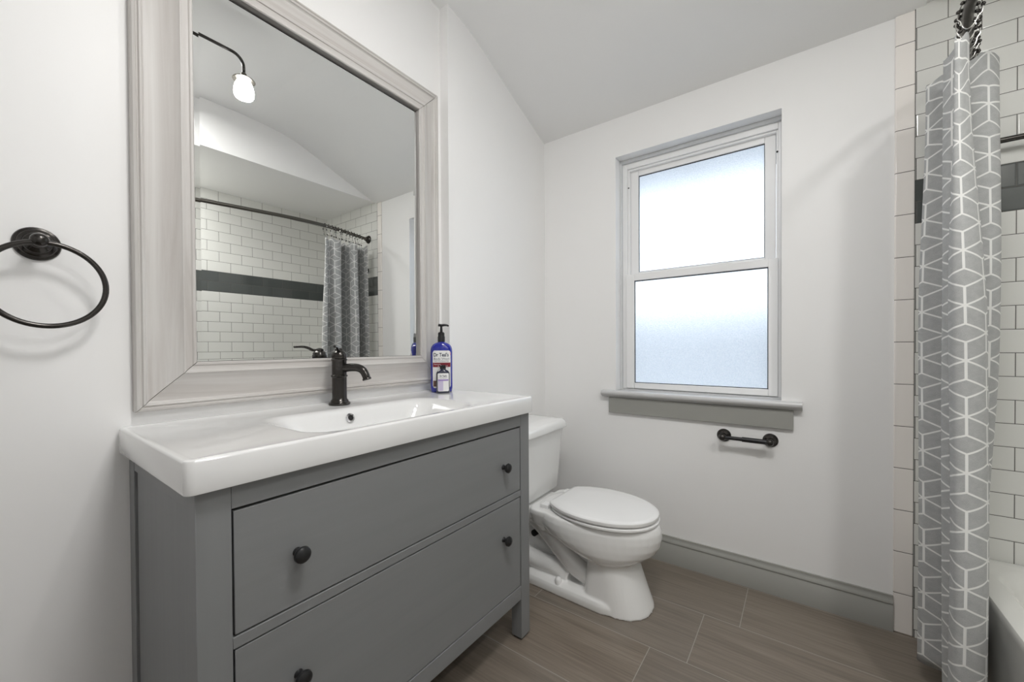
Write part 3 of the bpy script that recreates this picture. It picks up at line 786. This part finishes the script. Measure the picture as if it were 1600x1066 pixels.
tube(bm, [(x, rod_y(x), RZ) for x in xs], .0125, 20); obj('rod', bm, 'bronze_pale', rod)
for x, s in ((-.0083, -1), (XA+T+.0003, 1)):
    bm = bmesh.new(); lathe(bm, (x, rod_y(x), RZ), (s, 0, 0), [(.034, 0), (.034, .004), (.030, .010), (.020, .014), (.018, .03), (.0155, .034)], 32)
    obj('flange', bm, 'bronze', rod)
# curtain folds (x, y at hem, y at waist, y at top), from the side nearest the camera to the wall
fold = [(-0.44, -1.628, -0.455, -1.613, -0.5, -1.607), (-0.452, -1.623, -0.475, -1.622, -0.53, -1.612), (-0.455, -1.632, -0.48, -1.643, -0.535, -1.634), (-0.445, -1.644, -0.465, -1.669, -0.52, -1.663), (-0.43, -1.654, -0.437, -1.686, -0.49, -1.681), (-0.41, -1.656, -0.405, -1.682, -0.46, -1.677), (-0.39, -1.641, -0.385, -1.65, -0.43, -1.647), (-0.37, -1.625, -0.365, -1.625, -0.41, -1.625), (-0.345, -1.623, -0.345, -1.62, -0.39, -1.619), (-0.325, -1.639, -0.325, -1.64, -0.375, -1.635), (-0.31, -1.688, -0.31, -1.691, -0.36, -1.68), (-0.3, -1.727, -0.3, -1.733, -0.35, -1.709), (-0.28, -1.746, -0.28, -1.751, -0.33, -1.712), (-0.26, -1.741, -0.26, -1.748, -0.31, -1.712), (-0.245, -1.703, -0.245, -1.706, -0.3, -1.694), (-0.235, -1.646, -0.235, -1.642, -0.29, -1.634), (-0.23, -1.614, -0.225, -1.605, -0.28, -1.597), (-0.21, -1.611, -0.205, -1.6, -0.26, -1.587), (-0.19, -1.627, -0.185, -1.622, -0.235, -1.61), (-0.17, -1.694, -0.17, -1.696, -0.2, -1.679), (-0.155, -1.757, -0.155, -1.761, -0.18, -1.712), (-0.135, -1.772, -0.135, -1.78, -0.16, -1.712), (-0.12, -1.746, -0.12, -1.749, -0.14, -1.712), (-0.11, -1.692, -0.11, -1.682, -0.125, -1.68), (-0.1, -1.659, -0.1, -1.642, -0.11, -1.638), (-0.08, -1.654, -0.08, -1.635, -0.09, -1.633)]

def cr(L): return [p.x for p in catmull([(v, 0, 0) for v in L], 8)]
PX = [cr([f[k] for f in fold]) for k in range(6)]       # x_top, y_top, x_mid, y_mid, x_bot, y_bot
NP = len(PX[0]); arc = [0]
for i in range(1, NP): arc.append(arc[-1]+math.hypot(PX[2][i]-PX[2][i-1], PX[3][i]-PX[3][i-1]))
CT, CB = 1.915, .070; NZ = 64
bm = bmesh.new(); uvl = bm.loops.layers.uv.new('UVMap'); grid = []
def sm(t): t = max(0, min(1, t)); return t*t*(3-2*t)
for j in range(NZ+1):
    t = j/NZ; row = []
    for i in range(NP):
        if t < .45: k = sm(t/.45); x = lerp(PX[0][i], PX[2][i], k); y = lerp(PX[1][i], PX[3][i], k)
        else: k = sm((t-.45)/.42); x = lerp(PX[2][i], PX[4][i], k); y = lerp(PX[3][i], PX[5][i], k)
        y += .003*math.sin(7*t+arc[i]*9)*min(1, t*3)
        sag = .020*(.5-.5*math.cos(2*PI*arc[i]/arc[-1]*11.0))*max(0, 1-t*6)
        z = lerp(CT, CB, t)-sag
        row.append((bm.verts.new((x, y, z)), arc[i], lerp(CT, CB, t)))
    grid.append(row)
for j in range(NZ):
    for i in range(NP-1):
        q = (grid[j][i], grid[j][i+1], grid[j+1][i+1], grid[j+1][i])
        f = bm.faces.new([c[0] for c in q])
        for lp, c in zip(f.loops, q): lp[uvl].uv = (c[1]+.064, c[2])
cu = obj('shower_curtain', bm, 'curtain', None, smooth=180, off=(-.3, -1.68, CB), mods=(('SOLIDIFY', dict(thickness=.0012, offset=0)),))
tag(cu, 'grey shower curtain with white cube outline pattern bunched beside the tiled wall', 'curtain')
# twelve hooks
def ring_bm():
    bm = bmesh.new()
    pts = [Vector((0, .022*math.sin(a)*(1 if math.cos(a) > -.3 else .75), -.030+.042*math.cos(a))) for a in [2*PI*i/28 for i in range(28)]]
    tube(bm, pts, .0016, 8, closed=True); return bm
proto = thing('curtain_ring', 'bronze beaded ring holding the grey shower curtain on the rod', 'curtain ring', (-.105, rod_y(-.105), RZ), 0, 'curtain rings on the shower rod', local=True)
rg = obj('wire_loop', ring_bm(), 'steel', proto)
for c_ in [(0, .0225*math.sin(a), -.030+.044*math.cos(a)) for a in (-1.35, -.8, 0, .8, 1.35)]+[(.003, .014, -.072), (.003, -.018, -.060)]:
    obj('bead', ball(bmesh.new(), c_, .0052, 10), 'bronze', proto)
rx = [-.105, -.135, -.165, -.195, -.228, -.262, -.295, -.325, -.352, -.38, -.41, -.442]
for k, x in enumerate(rx):
    o = proto if k == 0 else copy_tree(proto)
    o.location = (x, rod_y(x), RZ); o.rotation_euler = (random.uniform(-.12, .12), 0, random.uniform(-.5, .5))

# ------------------------------------------------------------------ towel bar inside the alcove
tbz = 1.731
ba = thing('towel_bar', 'dark bronze bar on the tiled window wall behind the curtain', 'towel bar', (-T, -2.05, tbz))
for y in (-1.765, -2.33):
    bm = bmesh.new(); lathe(bm, (-T-.0003, y, tbz), (-1, 0, 0), [(.024, 0), (.024, .004), (.020, .008), (.010, .012), (.009, .04), (.012, .045), (.012, .058), (.004, .062)], 28)
    obj('post', bm, 'bronze', ba)
bm = bmesh.new(); tube(bm, [(-T-.05, -1.755, tbz), (-T-.05, -2.34, tbz)], .009, 18); obj('bar', bm, 'bronze', ba)

# ------------------------------------------------------------------ ceiling light with downturned glass shades (seen in the mirror)
LY, LZ = -.70, 2.335; LX1 = -1.326; LXC = -1.68; LX0 = 2*LXC-LX1
cl = thing('ceiling_light', 'dark gooseneck ceiling light with a glowing ribbed glass shade, reflected in the mirror', 'ceiling light', (LXC, LY, LZ))
bm = bmesh.new(); lathe(bm, (LXC, LY, 2.5748), (0, 0, -1), [(.06, 0), (.06, .006), (.05, .018), (.015, .024), (.007, .03), (.007, .223)], 32); obj('canopy', bm, 'bronze', cl)
def elbow(xe, s):
    r = .045; P = [(LXC, LY, LZ)]
    for k in range(9):
        a = PI/2*k/8; P.append((xe-s*r+s*r*math.sin(a), LY, LZ-r+r*math.cos(a)))
    P.append((xe, LY, LZ-.075)); return P
for xe, s in ((LX1, 1),):
    bm = bmesh.new(); tube(bm, elbow(xe, s), .0062, 14); arm = obj('arm', bm, 'bronze', cl)
    bm = bmesh.new(); lathe(bm, (xe, LY, LZ-.070), (0, 0, -1), [(.008, 0), (.011, .004), (.011, .016), (.018, .020), (.040, .028), (.043, .032), (.040, .034)], 32); obj('shade_cap', bm, 'bronze_pale', arm)
    bm = bmesh.new(); lathe(bm, (xe, LY, LZ-.1045), (0, 0, -1), [(.020, 0), (.027, .006), (.034, .022), (.038, .045), (.037, .062), (.032, .071), (.029, .071), (.034, .062), (.035, .045), (.031, .022), (.025, .007), (.018, .002)], 40, cap0=False, cap1=False)
    sh = obj('glass_shade', bm, 'lampglass', arm)
    bm = bmesh.new(); ball(bm, (xe, LY, LZ-.140), .017, 20, sz=1.25); bu = obj('bulb', bm, 'opal', arm)
# body of the added fill light, unseen behind the camera
fl = thing('added_fill_lamp', 'unseen round ceiling lamp behind the camera, added for fill light', 'ceiling lamp', (-1.58, -1.24, 2.574))
bm = bmesh.new(); lathe(bm, (-1.58, -1.24, 2.5745), (0, 0, -1), [(.215, 0), (.215, .025), (.207, .028)], 48); obj('base', bm, 'vinyl', fl)
bm = bmesh.new(); lathe(bm, (-1.58, -1.24, 2.5462), (0, 0, -1), [(.205, 0), (.20, .02), (.17, .034), (.08, .040), (.01, .041)], 48); obj('diffuser', bm, 'opal', fl)

# body of the added alcove light, unseen at the far end of the bath
dl = thing('added_alcove_lamp', 'small unseen downlight in the soffit, added to brighten the bath alcove', 'ceiling lamp', (-1.38, -2.05, 2.2895))
bm = bmesh.new(); lathe(bm, (-1.38, -2.05, 2.2895), (0, 0, -1), [(.075, 0), (.074, .003), (.062, .004)], 40); obj('trim_ring', bm, 'vinyl', dl)
bm = bmesh.new(); lathe(bm, (-1.38, -2.05, 2.2853), (0, 0, -1), [(.061, 0), (.060, .0012)], 40); obj('lens', bm, 'opal', dl)
